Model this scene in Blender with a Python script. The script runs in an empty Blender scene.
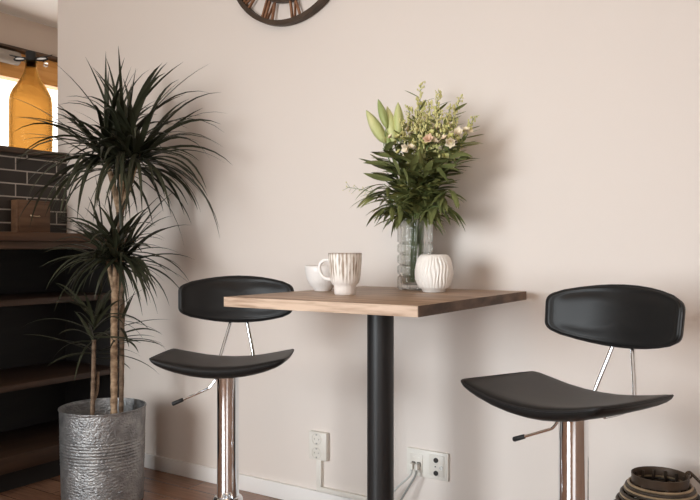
import bpy, bmesh, math, random
from mathutils import Vector, Matrix
PI = math.pi
R = math.radians
scene = bpy.context.scene
C = scene.collection

# ------------------------------------------------------------------ measured frame
F = 736.0                      # focal length in pixels of the 700x500 frame
H = 0.975                      # camera height
W = 2.275                      # distance camera - main wall (wall is the plane Y = 0)
CA, SA = 0.838, 0.546

def ray(px, py):
    rx = (px - 350) / F
    return Vector((CA * rx - SA, SA * rx + CA, (250 - py) / F))

def at(px, py, Y):             # point of the photo at distance Y from the main wall
    r = ray(px, py)
    D = (Y + W) / r.y
    return Vector((r.x * D, Y, H + r.z * D))

def atD(px, py, D):
    r = ray(px, py)
    return Vector((r.x * D, r.y * D - W, H + r.z * D))

def atX(px, py, X):
    r = ray(px, py)
    D = X / r.x
    return Vector((X, r.y * D - W, H + r.z * D))

# ------------------------------------------------------------------ materials
def new_mat(name):
    m = bpy.data.materials.new(name)
    m.use_nodes = True
    return m, m.node_tree.nodes, m.node_tree.links, m.node_tree.nodes['Principled BSDF']

def mat(name, col, rough=0.5, metal=0.0, col2=None, nscale=8.0, stretch=(1, 1, 1), detail=4.0,
        lo=0.35, hi=0.65, bump=0.0, bscale=None, bdist=0.01, spec=0.5, trans=0.0, ior=1.45, coat=0.0, coords='Object', bstretch=None):
    m, N, L, b = new_mat(name)
    b.inputs['Base Color'].default_value = (*col, 1)
    b.inputs['Roughness'].default_value = rough
    b.inputs['Metallic'].default_value = metal
    b.inputs['Specular IOR Level'].default_value = spec
    b.inputs['Transmission Weight'].default_value = trans
    b.inputs['IOR'].default_value = ior
    b.inputs['Coat Weight'].default_value = coat
    tc = N.new('ShaderNodeTexCoord')
    if col2 is not None:
        mp = N.new('ShaderNodeMapping'); mp.inputs['Scale'].default_value = stretch
        L.new(tc.outputs[coords], mp.inputs['Vector'])
        nz = N.new('ShaderNodeTexNoise'); nz.inputs['Scale'].default_value = nscale
        nz.inputs['Detail'].default_value = detail
        L.new(mp.outputs['Vector'], nz.inputs['Vector'])
        rp = N.new('ShaderNodeValToRGB')
        rp.color_ramp.elements[0].position = lo; rp.color_ramp.elements[0].color = (*col, 1)
        rp.color_ramp.elements[1].position = hi; rp.color_ramp.elements[1].color = (*col2, 1)
        L.new(nz.outputs['Fac'], rp.inputs['Fac'])
        L.new(rp.outputs['Color'], b.inputs['Base Color'])
    if bump:
        mp2 = N.new('ShaderNodeMapping'); mp2.inputs['Scale'].default_value = bstretch or stretch
        L.new(tc.outputs[coords], mp2.inputs['Vector'])
        n2 = N.new('ShaderNodeTexNoise'); n2.inputs['Scale'].default_value = bscale or nscale
        n2.inputs['Detail'].default_value = 3
        L.new(mp2.outputs['Vector'], n2.inputs['Vector'])
        bp = N.new('ShaderNodeBump'); bp.inputs['Strength'].default_value = bump
        bp.inputs['Distance'].default_value = bdist
        L.new(n2.outputs['Fac'], bp.inputs['Height'])
        L.new(bp.outputs['Normal'], b.inputs['Normal'])
    return m

def tile_mat(name, c1, c2, mortar, scale, bw, rh, msize, rough, swizzle, bump=0.4, offset=0.5, noise=0.0):
    """brick-texture surface; swizzle chooses which object axes run along / up the courses"""
    m, N, L, b = new_mat(name)
    tc = N.new('ShaderNodeTexCoord')
    sp = N.new('ShaderNodeSeparateXYZ'); cb = N.new('ShaderNodeCombineXYZ')
    L.new(tc.outputs['Object'], sp.inputs[0])
    L.new(sp.outputs[swizzle[0]], cb.inputs[0]); L.new(sp.outputs[swizzle[1]], cb.inputs[1])
    br = N.new('ShaderNodeTexBrick')
    br.offset = offset
    br.inputs['Color1'].default_value = (*c1, 1); br.inputs['Color2'].default_value = (*c2, 1)
    br.inputs['Mortar'].default_value = (*mortar, 1)
    br.inputs['Scale'].default_value = scale; br.inputs['Brick Width'].default_value = bw
    br.inputs['Row Height'].default_value = rh; br.inputs['Mortar Size'].default_value = msize
    br.inputs['Mortar Smooth'].default_value = 0.1
    L.new(cb.outputs[0], br.inputs['Vector'])
    b.inputs['Roughness'].default_value = rough
    if noise:
        nz = N.new('ShaderNodeTexNoise'); nz.inputs['Scale'].default_value = 3.6; nz.inputs['Detail'].default_value = 6
        mp = N.new('ShaderNodeMapping'); mp.inputs['Scale'].default_value = (2, 22, 2)
        L.new(cb.outputs[0], mp.inputs['Vector']); L.new(mp.outputs[0], nz.inputs['Vector'])
        mx = N.new('ShaderNodeMix'); mx.data_type = 'RGBA'; mx.blend_type = 'MULTIPLY'
        rp = N.new('ShaderNodeValToRGB')
        rp.color_ramp.elements[0].position = .3; rp.color_ramp.elements[0].color = (1 - noise, 1 - noise, 1 - noise, 1)
        rp.color_ramp.elements[1].position = .7; rp.color_ramp.elements[1].color = (1, 1, 1, 1)
        L.new(nz.outputs['Fac'], rp.inputs['Fac'])
        mx.inputs['Factor'].default_value = 1
        L.new(br.outputs['Color'], mx.inputs[6]); L.new(rp.outputs['Color'], mx.inputs[7])
        L.new(mx.outputs[2], b.inputs['Base Color'])
    else:
        L.new(br.outputs['Color'], b.inputs['Base Color'])
    bp = N.new('ShaderNodeBump'); bp.invert = True
    bp.inputs['Strength'].default_value = bump; bp.inputs['Distance'].default_value = 0.003
    L.new(br.outputs['Fac'], bp.inputs['Height']); L.new(bp.outputs['Normal'], b.inputs['Normal'])
    return m

def glass_mat(name, col, clear, ior=1.45, rough=0.0):
    m, N, L, b = new_mat(name)
    N.remove(b)
    g = N.new('ShaderNodeBsdfGlass'); g.inputs['Color'].default_value = (*col, 1)
    g.inputs['IOR'].default_value = ior; g.inputs['Roughness'].default_value = rough
    t = N.new('ShaderNodeBsdfTransparent'); t.inputs['Color'].default_value = (*col, 1)
    mx = N.new('ShaderNodeMixShader'); mx.inputs[0].default_value = clear
    L.new(g.outputs[0], mx.inputs[1]); L.new(t.outputs[0], mx.inputs[2])
    L.new(mx.outputs[0], N['Material Output'].inputs['Surface'])
    return m

M = {}
M['wall'] = mat('wall paint', (0.78, 0.71, 0.655), 0.85, bump=0.06, bscale=180, bdist=0.002, spec=0.25)
M['white_paint'] = mat('white paint', (0.82, 0.79, 0.75), 0.6, bump=0.03, bscale=60, bdist=0.002, spec=0.3)
M['ceiling'] = mat('ceiling paint', (0.92, 0.90, 0.87), 0.9, bump=0.03, bscale=90, bdist=0.002, spec=0.2)
M['far_wall'] = mat('beige paint', (0.62, 0.52, 0.44), 0.9, bump=0.03, bscale=90, bdist=0.002, spec=0.2)
M['skirting'] = mat('skirting gloss', (0.89, 0.865, 0.84), 0.45, bump=0.02, bscale=30, bdist=0.002)
M['floor'] = tile_mat('reddish floor boards', (0.34, 0.185, 0.118), (0.28, 0.145, 0.09), (0.115, 0.065, 0.042), 1.0, 1.1, 0.115, 0.0022, 0.22, ('X', 'Y'), 0.25, 0.37, 0.4)
M['brick'] = tile_mat('dark glazed brick', (0.022, 0.017, 0.014), (0.036, 0.028, 0.022), (0.40, 0.35, 0.30), 1.0, 0.215, 0.0605, 0.0032, 0.55, ('Y', 'Z'), 0.8, 0.27)
M['dark_wood'] = mat('dark cap wood', (0.055, 0.032, 0.02), 0.5, col2=(0.10, 0.058, 0.035), nscale=3, stretch=(14, 1, 14), bump=0.2, bdist=0.002)
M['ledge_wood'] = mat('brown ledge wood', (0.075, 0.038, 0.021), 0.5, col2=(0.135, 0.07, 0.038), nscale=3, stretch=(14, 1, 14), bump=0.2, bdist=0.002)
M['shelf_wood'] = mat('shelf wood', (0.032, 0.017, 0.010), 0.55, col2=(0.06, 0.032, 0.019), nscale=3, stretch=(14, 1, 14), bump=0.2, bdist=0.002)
M['black_board'] = mat('black stained board', (0.012, 0.011, 0.011), 0.6, col2=(0.018, 0.016, 0.015), nscale=4, stretch=(8, 1, 8))
M['window_wood'] = mat('orange pine', (0.66, 0.30, 0.07), 0.45, col2=(0.78, 0.40, 0.12), nscale=3, stretch=(12, 1, 12), bump=0.1, bdist=0.002)
M['blind'] = mat('grey blind', (0.33, 0.29, 0.25), 0.7, bump=0.1, bscale=120, bdist=0.002)
M['table_wood'] = mat('table wood', (0.22, 0.135, 0.085), 0.45, col2=(0.50, 0.345, 0.235), nscale=2.2, stretch=(2.2, 26, 26), detail=7, lo=0.32, hi=0.7, bump=0.25, bdist=0.0015, bscale=3)
M['end_grain'] = mat('dark end grain', (0.055, 0.03, 0.018), 0.6, col2=(0.20, 0.12, 0.075), nscale=2.5, stretch=(1, 4, 9), detail=5, lo=.38, hi=.72, bump=0.3, bdist=0.001)  # end grain blocks, darkened to paint the shade on the unlit end
M['edge_wood'] = mat('pale sawn edge', (0.34, 0.22, 0.145), 0.55, col2=(0.62, 0.46, 0.34), nscale=2.6, stretch=(2.6, 20, 30), detail=7, lo=.34, hi=.60, bump=0.3, bdist=0.001)  # wood paled to paint in the window light on the front face
M['black_metal'] = mat('black powder coat', (0.013, 0.012, 0.012), 0.42, bump=0.05, bscale=300, bdist=0.001)
M['leather'] = mat('black leather', (0.013, 0.0125, 0.0122), 0.40, bump=0.10, bscale=260, bdist=0.0015, spec=0.24)
M['piping'] = mat('black piping', (0.012, 0.011, 0.011), 0.5, bump=0.1, bscale=300, bdist=0.001)
M['chrome'] = mat('chrome', (0.90, 0.93, 0.96), 0.07, metal=1.0, bump=0.01, bscale=3, bdist=0.002)
M['rubber'] = mat('black rubber', (0.012, 0.012, 0.012), 0.6, bump=0.2, bscale=200, bdist=0.001)
M['zinc'] = mat('hammered zinc', (0.23, 0.235, 0.24), 0.40, metal=0.75, col2=(0.38, 0.385, 0.39), nscale=22, bump=0.8, bscale=95, bdist=0.007, bstretch=(1, 1, 1.5))
M['soil'] = mat('potting soil', (0.025, 0.017, 0.012), 0.95, col2=(0.06, 0.042, 0.03), nscale=60, bump=1.0, bdist=0.01)
M['bark'] = mat('dracaena bark', (0.17, 0.105, 0.06), 0.8, col2=(0.48, 0.34, 0.22), nscale=26, stretch=(1, 1, 2.0), bump=0.9, bscale=40, bdist=0.006, bstretch=(1, 1, 2.5))
M['bark_dark'] = mat('grey bark', (0.13, 0.085, 0.055), 0.8, col2=(0.27, 0.19, 0.13), nscale=26, stretch=(1, 1, 2.0), bump=0.9, bscale=40, bdist=0.006, bstretch=(1, 1, 2.5))  # darker copy of the bark, painting in the shade on the rear trunk
M['leaf_dark'] = mat('dracaena leaf', (0.021, 0.024, 0.013), 0.45, col2=(0.046, 0.050, 0.027), nscale=5, spec=0.45)
M['leaf_green'] = mat('broad leaf', (0.10, 0.115, 0.038), 0.45, col2=(0.185, 0.20, 0.07), nscale=14, spec=0.4)
M['leaf_light'] = mat('narrow leaf', (0.15, 0.17, 0.05), 0.5, col2=(0.27, 0.28, 0.10), nscale=14, spec=0.35)
M['stem'] = mat('green stem', (0.11, 0.17, 0.05), 0.5, col2=(0.19, 0.25, 0.09), nscale=20)
M['bud'] = mat('lily bud', (0.50, 0.55, 0.22), 0.5, col2=(0.70, 0.69, 0.36), nscale=9, stretch=(3, 3, .6))
M['bud_green'] = mat('green lily bud', (0.26, 0.35, 0.11), 0.5, col2=(0.40, 0.46, 0.18), nscale=9, stretch=(3, 3, .6))
M['petal'] = mat('cream petal', (0.80, 0.66, 0.48), 0.55, col2=(0.90, 0.82, 0.64), nscale=16)
M['petal_pink'] = mat('peach petal', (0.74, 0.50, 0.36), 0.55, col2=(0.86, 0.68, 0.50), nscale=16)
M['blossom'] = mat('yellow green blossom', (0.56, 0.54, 0.20), 0.6, col2=(0.78, 0.72, 0.36), nscale=40)
M['clear_glass'] = glass_mat('clear glass', (0.985, 0.992, 0.985), 0.5)
M['amber_glass'] = glass_mat('amber glass', (0.72, 0.585, 0.385), 0.5, 1.2)
M['white_ceramic'] = mat('white ceramic', (0.84, 0.80, 0.75), 0.55, col2=(0.89, 0.86, 0.82), nscale=10, bump=0.15, bscale=60, bdist=0.002)
M['plain_glaze'] = mat('pale glaze', (0.80, 0.76, 0.73), 0.4, col2=(0.86, 0.83, 0.80), nscale=12, bump=0.05, bscale=40, bdist=0.002)
M['plastic'] = mat('cream plastic', (0.80, 0.765, 0.70), 0.4, bump=0.01, bscale=40, bdist=0.001)
M['plastic_inner'] = mat('cream plastic insert', (0.74, 0.70, 0.635), 0.35, bump=0.01, bscale=40, bdist=0.001)
M['hole'] = mat('dark contact hole', (0.02, 0.018, 0.016), 0.6, bump=0.01)
M['steel'] = mat('socket steel', (0.5, 0.48, 0.45), 0.5, metal=1, bump=0.02)
M['cable'] = mat('grey cable', (0.56, 0.56, 0.53), 0.5, bump=0.02)
M['cable_dark'] = mat('dark cable', (0.30, 0.30, 0.28), 0.5, bump=0.02)
M['clock_metal'] = mat('dark bronze', (0.055, 0.036, 0.024), 0.5, metal=0.3, col2=(0.085, 0.055, 0.035), nscale=20, bump=0.1, bdist=0.002)
M['copper'] = mat('brown copper', (0.24, 0.115, 0.06), 0.45, metal=0.35, col2=(0.34, 0.17, 0.09), nscale=30)
M['rattan'] = mat('dark rattan', (0.024, 0.017, 0.012), 0.5, col2=(0.075, 0.053, 0.035), nscale=18, bump=0.3, bdist=0.002)
M['rattan_light'] = mat('pale rattan', (0.26, 0.18, 0.105), 0.4, col2=(0.42, 0.31, 0.19), nscale=18, bump=0.3, bdist=0.002)
M['box_wood'] = mat('brown box wood', (0.10, 0.05, 0.026), 0.5, col2=(0.17, 0.09, 0.048), nscale=4, stretch=(10, 1.2, 10), bump=0.2, bdist=0.002)
M['brass'] = mat('aged brass', (0.55, 0.42, 0.28), 0.35, metal=1, bump=0.05)
M['porcelain'] = mat('white porcelain', (0.85, 0.83, 0.80), 0.3, bump=0.01)
M['bead'] = glass_mat('bead glass', (0.95, 0.93, 0.88), 0.3)

def mug_mat():
    m, N, L, b = new_mat('streaked glaze')
    tc = N.new('ShaderNodeTexCoord'); sp = N.new('ShaderNodeSeparateXYZ')
    L.new(tc.outputs['Object'], sp.inputs[0])
    mp = N.new('ShaderNodeMapping'); mp.inputs['Scale'].default_value = (1, 1, .22)
    L.new(tc.outputs['Object'], mp.inputs[0])
    nz = N.new('ShaderNodeTexNoise'); nz.inputs['Scale'].default_value = 75; nz.inputs['Detail'].default_value = 3
    L.new(mp.outputs[0], nz.inputs['Vector'])
    rp = N.new('ShaderNodeValToRGB'); e = rp.color_ramp.elements
    e[0].position = .50; e[0].color = (.36, .27, .20, 1); e[1].position = .66; e[1].color = (.84, .79, .73, 1)
    gr = N.new('ShaderNodeTexGradient'); gr.gradient_type = 'RADIAL'; L.new(tc.outputs['Object'], gr.inputs['Vector'])
    m1 = N.new('ShaderNodeMath'); m1.operation = 'MULTIPLY'; m1.inputs[1].default_value = 28; L.new(gr.outputs['Fac'], m1.inputs[0])
    m0 = N.new('ShaderNodeMath'); m0.operation = 'PINGPONG'; m0.inputs[1].default_value = .5; L.new(m1.outputs[0], m0.inputs[0])
    ad = N.new('ShaderNodeMath'); ad.operation = 'MULTIPLY_ADD'; ad.inputs[1].default_value = .55; L.new(m0.outputs[0], ad.inputs[0]); L.new(nz.outputs['Fac'], ad.inputs[2])
    L.new(ad.outputs[0], rp.inputs['Fac'])
    # streaks fade out towards the plain foot
    r2 = N.new('ShaderNodeValToRGB'); e = r2.color_ramp.elements
    e[0].position = .030; e[0].color = (0, 0, 0, 1); e[1].position = .06; e[1].color = (1, 1, 1, 1)
    L.new(sp.outputs['Z'], r2.inputs['Fac'])
    mx = N.new('ShaderNodeMix'); mx.data_type = 'RGBA'
    mx.inputs[6].default_value = (.84, .78, .73, 1)
    L.new(r2.outputs['Color'], mx.inputs['Factor']); L.new(rp.outputs['Color'], mx.inputs[7])
    r3 = N.new('ShaderNodeValToRGB'); e = r3.color_ramp.elements
    e[0].position = .1165; e[0].color = (0, 0, 0, 1); e[1].position = .1185; e[1].color = (1, 1, 1, 1)
    L.new(sp.outputs['Z'], r3.inputs['Fac'])
    m2 = N.new('ShaderNodeMix'); m2.data_type = 'RGBA'
    m2.inputs[7].default_value = (.27, .19, .14, 1)
    L.new(r3.outputs['Color'], m2.inputs['Factor']); L.new(mx.outputs[2], m2.inputs[6])
    L.new(m2.outputs[2], b.inputs['Base Color'])
    b.inputs['Roughness'].default_value = .38
    return m
M['mug'] = mug_mat()

# ------------------------------------------------------------------ mesh helpers
def new():
    return bmesh.new()

def box(bm, x0, x1, y0, y1, z0, z1, bevel=0.0, seg=2):
    r = bmesh.ops.create_cube(bm, size=1)
    vs = r['verts']
    for v in vs:
        v.co = Vector(((x0 + x1) / 2 + v.co.x * (x1 - x0), (y0 + y1) / 2 + v.co.y * (y1 - y0), (z0 + z1) / 2 + v.co.z * (z1 - z0)))
    if bevel:
        es = {e for v in vs for e in v.link_edges}
        bmesh.ops.bevel(bm, geom=list(es), offset=bevel, segments=seg, affect='EDGES', profile=0.5)
    return bm

def tube(bm, pts, rad, seg=10, caps=True):
    pts = [Vector(p) for p in pts]
    n = len(pts)
    if not hasattr(rad, '__len__'): rad = [rad] * n
    t0 = (pts[1] - pts[0]).normalized()
    up = Vector((0, 0, 1)) if abs(t0.z) < 0.9 else Vector((1, 0, 0))
    nrm = (up - t0 * up.dot(t0)).normalized()
    rings = []
    for i in range(n):
        if i == 0: t = (pts[1] - pts[0])
        elif i == n - 1: t = pts[-1] - pts[-2]
        else: t = (pts[i + 1] - pts[i - 1])
        t.normalize()
        nrm = (nrm - t * nrm.dot(t))
        if nrm.length < 1e-6: nrm = t.orthogonal()
        nrm.normalize()
        bn = t.cross(nrm)
        rings.append([bm.verts.new(pts[i] + (nrm * math.cos(2 * PI * k / seg) + bn * math.sin(2 * PI * k / seg)) * rad[i]) for k in range(seg)])
    for i in range(n - 1):
        for k in range(seg):
            bm.faces.new((rings[i][k], rings[i][(k + 1) % seg], rings[i + 1][(k + 1) % seg], rings[i + 1][k]))
    if caps:
        bm.faces.new(rings[0][::-1]); bm.faces.new(rings[-1])
    return bm

def smooth_path(pts, per=6):
    pts = [Vector(p) for p in pts]
    P = [pts[0]] + pts + [pts[-1]]
    out = []
    for i in range(1, len(P) - 2):
        a, b, c, d = P[i - 1], P[i], P[i + 1], P[i + 2]
        for k in range(per):
            t = k / per
            out.append(0.5 * ((2 * b) + (c - a) * t + (2 * a - 5 * b + 4 * c - d) * t * t + (3 * b - a - 3 * c + d) * t ** 3))
    out.append(pts[-1])
    return out

def lathe(bm, prof, seg=32, rf=None, at_=(0, 0, 0)):
    """surface of revolution about Z; r = 0 closes on the axis"""
    ox, oy, oz = at_
    rings = []
    for (r, z) in prof:
        if r <= 1e-7:
            rings.append([bm.verts.new((ox, oy, oz + z))])
        else:
            ring = []
            for k in range(seg):
                th = 2 * PI * k / seg
                rr = r * rf(th, z, r) if rf else r
                ring.append(bm.verts.new((ox + rr * math.cos(th), oy + rr * math.sin(th), oz + z)))
            rings.append(ring)
    for a, b in zip(rings, rings[1:]):
        for k in range(seg):
            k2 = (k + 1) % seg
            if len(a) == 1 and len(b) == 1: continue
            if len(a) == 1: bm.faces.new((a[0], b[k2], b[k]))
            elif len(b) == 1: bm.faces.new((a[k], a[k2], b[0]))
            else: bm.faces.new((a[k], a[k2], b[k2], b[k]))
    return bm

def ring(bm, center, ax1, ax2, r, rad, seg=40, cs=8):
    """closed torus through center + r(ax1 cos + ax2 sin)"""
    ax1 = Vector(ax1); ax2 = Vector(ax2); c = Vector(center); ax3 = ax1.cross(ax2).normalized()
    rr = []
    for i in range(seg):
        a = 2 * PI * i / seg
        d = ax1 * math.cos(a) + ax2 * math.sin(a)
        rr.append([bm.verts.new(c + d * (r + rad * math.cos(2 * PI * k / cs)) + ax3 * (rad * math.sin(2 * PI * k / cs))) for k in range(cs)])
    for i in range(seg):
        j = (i + 1) % seg
        for k in range(cs):
            l = (k + 1) % cs
            bm.faces.new((rr[i][k], rr[j][k], rr[j][l], rr[i][l]))
    return bm

def leaf(bm, pts, wid, side, fold=0.25):
    """a folded blade along pts; wid = half widths, side = sideways direction"""
    pts = [Vector(p) for p in pts]
    rows = []
    for i, p in enumerate(pts):
        t = (pts[min(i + 1, len(pts) - 1)] - pts[max(i - 1, 0)]).normalized()
        s = (side - t * side.dot(t))
        if s.length < 1e-5: s = t.orthogonal()
        s.normalize()
        nrm = t.cross(s)
        w = wid[i]
        rows.append((bm.verts.new(p - s * w + nrm * w * fold), bm.verts.new(p), bm.verts.new(p + s * w + nrm * w * fold)))
    for a, b in zip(rows, rows[1:]):
        bm.faces.new((a[0], a[1], b[1], b[0])); bm.faces.new((a[1], a[2], b[2], b[1]))

def pad(bm, outline, prof, f):
    """upholstered pad: prof = [(inset, height)], outline = rounded loop in (a, b); f maps (a, b, h) to a point"""
    n = len(outline)
    ca = sum(p[0] for p in outline) / n; cb_ = sum(p[1] for p in outline) / n
    rows = []
    for (ins, h) in prof:
        row = []
        for (a, b) in outline:
            da, db = a - ca, b - cb_
            l = math.hypot(da, db)
            k = max(0.0, (l - ins) / l) if ins < 0.9 else 0
            row.append(bm.verts.new(f(ca + da * k, cb_ + db * k, h)))
        rows.append(row)
    for r0, r1 in zip(rows, rows[1:]):
        for i in range(n):
            j = (i + 1) % n
            bm.faces.new((r0[i], r0[j], r1[j], r1[i]))
    for row, flip, h in ((rows[0], True, prof[0][1]), (rows[-1], False, prof[-1][1])):
        # fill with shrinking loops so that the bend is followed
        last = row
        base = [(ca + (a - ca), cb_ + (b - cb_)) for a, b in outline]
        ins0 = prof[0][0] if flip else prof[-1][0]
        for s in (0.8, 0.6, 0.4, 0.2):
            cur = []
            for (a, b) in outline:
                da, db = a - ca, b - cb_; l = math.hypot(da, db); k0 = (l - ins0) / l
                cur.append(bm.verts.new(f(ca + da * k0 * s, cb_ + db * k0 * s, h)))
            for i in range(n):
                j = (i + 1) % n
                bm.faces.new((last[i], last[j], cur[j], cur[i]) if not flip else (cur[i], cur[j], last[j], last[i]))
            last = cur
        c = bm.verts.new(f(ca, cb_, h))
        for i in range(n):
            j = (i + 1) % n
            bm.faces.new((last[i], last[j], c) if not flip else (c, last[j], last[i]))

def obj(name, bm, m, parent=None, loc=None, angle=42, world=None):
    """link bm as ONE mesh object. world = root location to subtract when bm is in world space"""
    if world is not None:
        bmesh.ops.translate(bm, verts=bm.verts, vec=-Vector(world))
    bmesh.ops.recalc_face_normals(bm, faces=bm.faces)
    me = bpy.data.meshes.new(name)
    bm.to_mesh(me); bm.free()
    for p in me.polygons: p.use_smooth = True
    me.set_sharp_from_angle(angle=R(angle))
    me.materials.append(m)
    o = bpy.data.objects.new(name, me)
    C.objects.link(o)
    if parent: o.parent = parent
    if loc is not None: o.location = loc
    return o

def tag(o, label=None, cat=None, group=None, kind=None):
    if label: o['label'] = label
    if cat: o['category'] = cat
    if group: o['group'] = group
    if kind: o['kind'] = kind
    return o

def thing(name, label, cat, loc=(0, 0, 0), rotz=0.0, group=None):
    o = bpy.data.objects.new(name, None); C.objects.link(o)
    o.empty_display_size = 0.05
    o.location = loc; o.rotation_euler = (0, 0, rotz)
    return tag(o, label, cat, group)

def dup(o, parent=None):
    c = o.copy(); C.objects.link(c); c.parent = parent
    for ch in list(o.children): dup(ch, c)
    return c

def struct(name, bm, m, label, cat):
    o = obj(name, bm, m)
    return tag(o, label, cat, kind='structure')

# ------------------------------------------------------------------ the room
XL, XR, YB = -4.6, 2.4, -4.6
CZ = 2.55
XE = -3.219                                   # free end of the main wall
PX0, PX1, PY0 = -3.52, -3.145, -1.35          # brick half wall
struct('floor', box(new(), XL, XR, YB, 2.1, -0.05, 0), M['floor'], 'reddish brown wooden floor boards', 'floor')
struct('ceiling', box(new(), XL, XR, YB, 2.1, CZ, CZ + .06), M['ceiling'], 'white ceiling seen at the upper left', 'ceiling')
struct('wall_back', box(new(), XE, XR, 0, 0.12, 0, CZ), M['wall'], 'plain beige painted wall behind the table', 'wall')
struct('wall_side', box(new(), XE, XE + .1, .12, 2.0, 0, CZ), M['far_wall'], 'wall returning behind the beige wall', 'wall')
struct('wall_right', box(new(), XR, XR + .1, YB, .12, 0, CZ), M['wall'], 'plain beige wall at the right side of the room', 'wall')
struct('wall_end', box(new(), XL, XE, 2.0, 2.1, 0, CZ), M['far_wall'], 'end wall of the room beyond the half wall', 'wall')
# far wall with its window opening
WY0, WY1, WZ0, WZ1 = -0.55, 1.75, 0.95, 2.305
b = new()
box(b, XL - .14, XL, YB, WY0, 0, CZ); box(b, XL - .14, XL, WY1, 2.1, 0, CZ)
box(b, XL - .14, XL, WY0, WY1, 0, WZ0); box(b, XL - .14, XL, WY0, WY1, WZ1, CZ)
struct('wall_left', b, M['far_wall'], 'beige wall beyond the brick half wall', 'wall')
# wall behind the viewer: daylight window, plus a right one added for fill
DX0, DX1, DZ0, DZ1 = -2.95, -1.15, 0.35, 2.05
EX0, EX1 = 0.15, 1.95
b = new()
for x0, x1 in ((XL, DX0), (DX1, EX0), (EX1, XR)): box(b, x0, x1, YB - .14, YB, 0, CZ)
for x0, x1 in ((DX0, DX1), (EX0, EX1)):
    box(b, x0, x1, YB - .14, YB, 0, DZ0); box(b, x0, x1, YB - .14, YB, DZ1, CZ)
struct('wall_front', b, M['white_paint'], 'white wall with two windows opposite the table', 'wall')
fw = .07
for nm, x0, x1, lb in (('window_2', DX0, DX1, 'left white framed window opposite the table'), ('window_3', EX0, EX1, 'right white framed window opposite the table')):
    b = new()
    box(b, x0, x0 + fw, YB - .1, YB - .04, DZ0, DZ1); box(b, x1 - fw, x1, YB - .1, YB - .04, DZ0, DZ1)
    box(b, x0 + fw, x1 - fw, YB - .1, YB - .04, DZ0, DZ0 + fw); box(b, x0 + fw, x1 - fw, YB - .1, YB - .04, DZ1 - fw, DZ1)
    struct(nm, b, M['white_paint'], lb, 'window')
# brick half wall and its cap
bw_ = struct('wall_brick', box(new(), PX0, PX1, PY0, 0, -.0108, 1.4092), M['brick'], 'half wall of dark glazed bricks with pale joints', 'wall')
struct('trim_1', box(new(), PX0 - .015, PX1 + .02, PY0 - .02, -.001, 1.42, 1.447, .004), M['dark_wood'], 'dark wooden cap on the brick half wall', 'trim')
struct('trim_4', box(new(), PX0, XE, 0.0, .12, 0, 1.447), M['dark_wood'], 'dark end of the half wall beside the beige wall', 'trim')
# skirting board
b = new(); box(b, -2.70, XR, -.014, 0, 0, .063, .003)
struct('baseboard_back', b, M['skirting'], 'low white baseboard along the beige wall', 'baseboard')
bw_.location.z = .0108
# far window: orange timber frame, pane
b = new()
box(b, XL - .09, XL + .012, WY0, WY1, WZ1 - .175, WZ1); box(b, XL - .09, XL + .012, WY0, WY1, WZ0, WZ0 + .08)
box(b, XL - .09, XL + .012, WY0, WY0 + .08, WZ0 + .08, WZ1 - .175); box(b, XL - .09, XL + .012, WY1 - .08, WY1, WZ0 + .08, WZ1 - .175)
struct('window_1', b, M['window_wood'], 'bright window with orange timber frame', 'window')
t = thing('roller_blind', 'rolled up grey blind at the top of the orange window frame', 'blind', (XL + .06, .05, WZ1 - .055))
obj('blind_roll', tube(new(), [(0, -.55, 0), (0, .58, 0)], .045, 16), M['blind'], t)
b = new(); box(b, -.06, .02, -.62, 1.7, .058, .075, .003)
obj('blind_rail', b, M['dark_wood'], t)

# ------------------------------------------------------------------ shelf unit by the brick wall
CX1 = -2.72
t = thing('open_cabinet', 'dark open shelf cabinet along the brick half wall', 'cabinet', (CX1, -.4, 0))
wl = t.location
b = new(); box(b, PX1 + .002, PX1 + .02, PY0, -.024, .09, .978); obj('back_panel', b, M['black_board'], t, world=wl)
b = new(); box(b, PX1 + .02, CX1 - .02, -.024, -.004, .0, .978); obj('side_panel', b, M['black_board'], t, world=wl)
b = new(); box(b, PX1 + .02, CX1 - .02, PY0, PY0 + .02, .0, .978); obj('side_panel', b, M['black_board'], t, world=wl)
for z in (.752, .413):
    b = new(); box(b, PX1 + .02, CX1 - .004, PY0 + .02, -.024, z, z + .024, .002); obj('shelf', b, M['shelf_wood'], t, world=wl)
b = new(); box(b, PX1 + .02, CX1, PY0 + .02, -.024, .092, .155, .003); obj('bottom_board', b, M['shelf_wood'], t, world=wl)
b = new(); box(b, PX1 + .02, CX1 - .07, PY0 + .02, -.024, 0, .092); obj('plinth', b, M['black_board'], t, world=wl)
t = thing('wooden_ledge', 'thick brown wooden ledge on top of the dark open cabinet', 'shelf', (CX1, -.4, .98))
wl = t.location
b = new(); box(b, PX1 + .002, CX1 + .02, PY0, -.006, 1.012, 1.047, .003); obj('ledge_board', b, M['ledge_wood'], t, world=wl)
b = new(); box(b, PX1 + .004, CX1 + .005, PY0, -.006, .979, 1.012, .003); obj('ledge_rail', b, M['dark_wood'], t, world=wl)

# box on the ledge
p0 = atX(17, 234, -3.09); p1 = atX(50.5, 234, -3.09)
t = thing('wooden_box', 'brown wooden box with a metal pull standing on the ledge before the bricks', 'box', (-3.14, (p0.y + p1.y) / 2, 1.047))
hw = abs(p1.y - p0.y) / 2; hh = .158
b = new(); box(b, 0, .05, -hw, hw, 0, hh, .004); obj('box_body', b, M['box_wood'], t)
b = new(); box(b, .05, .056, -hw + .012, hw - .012, .012, hh - .012, .002); d = obj('drawer_front', b, M['box_wood'], t)
b = new(); tube(b, [(.056, -.022, .088), (.066, -.018, .084), (.068, 0, .083), (.066, .018, .084), (.056, .022, .088)], .0035, 8)
obj('metal_pull', b, M['brass'], d)

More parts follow.
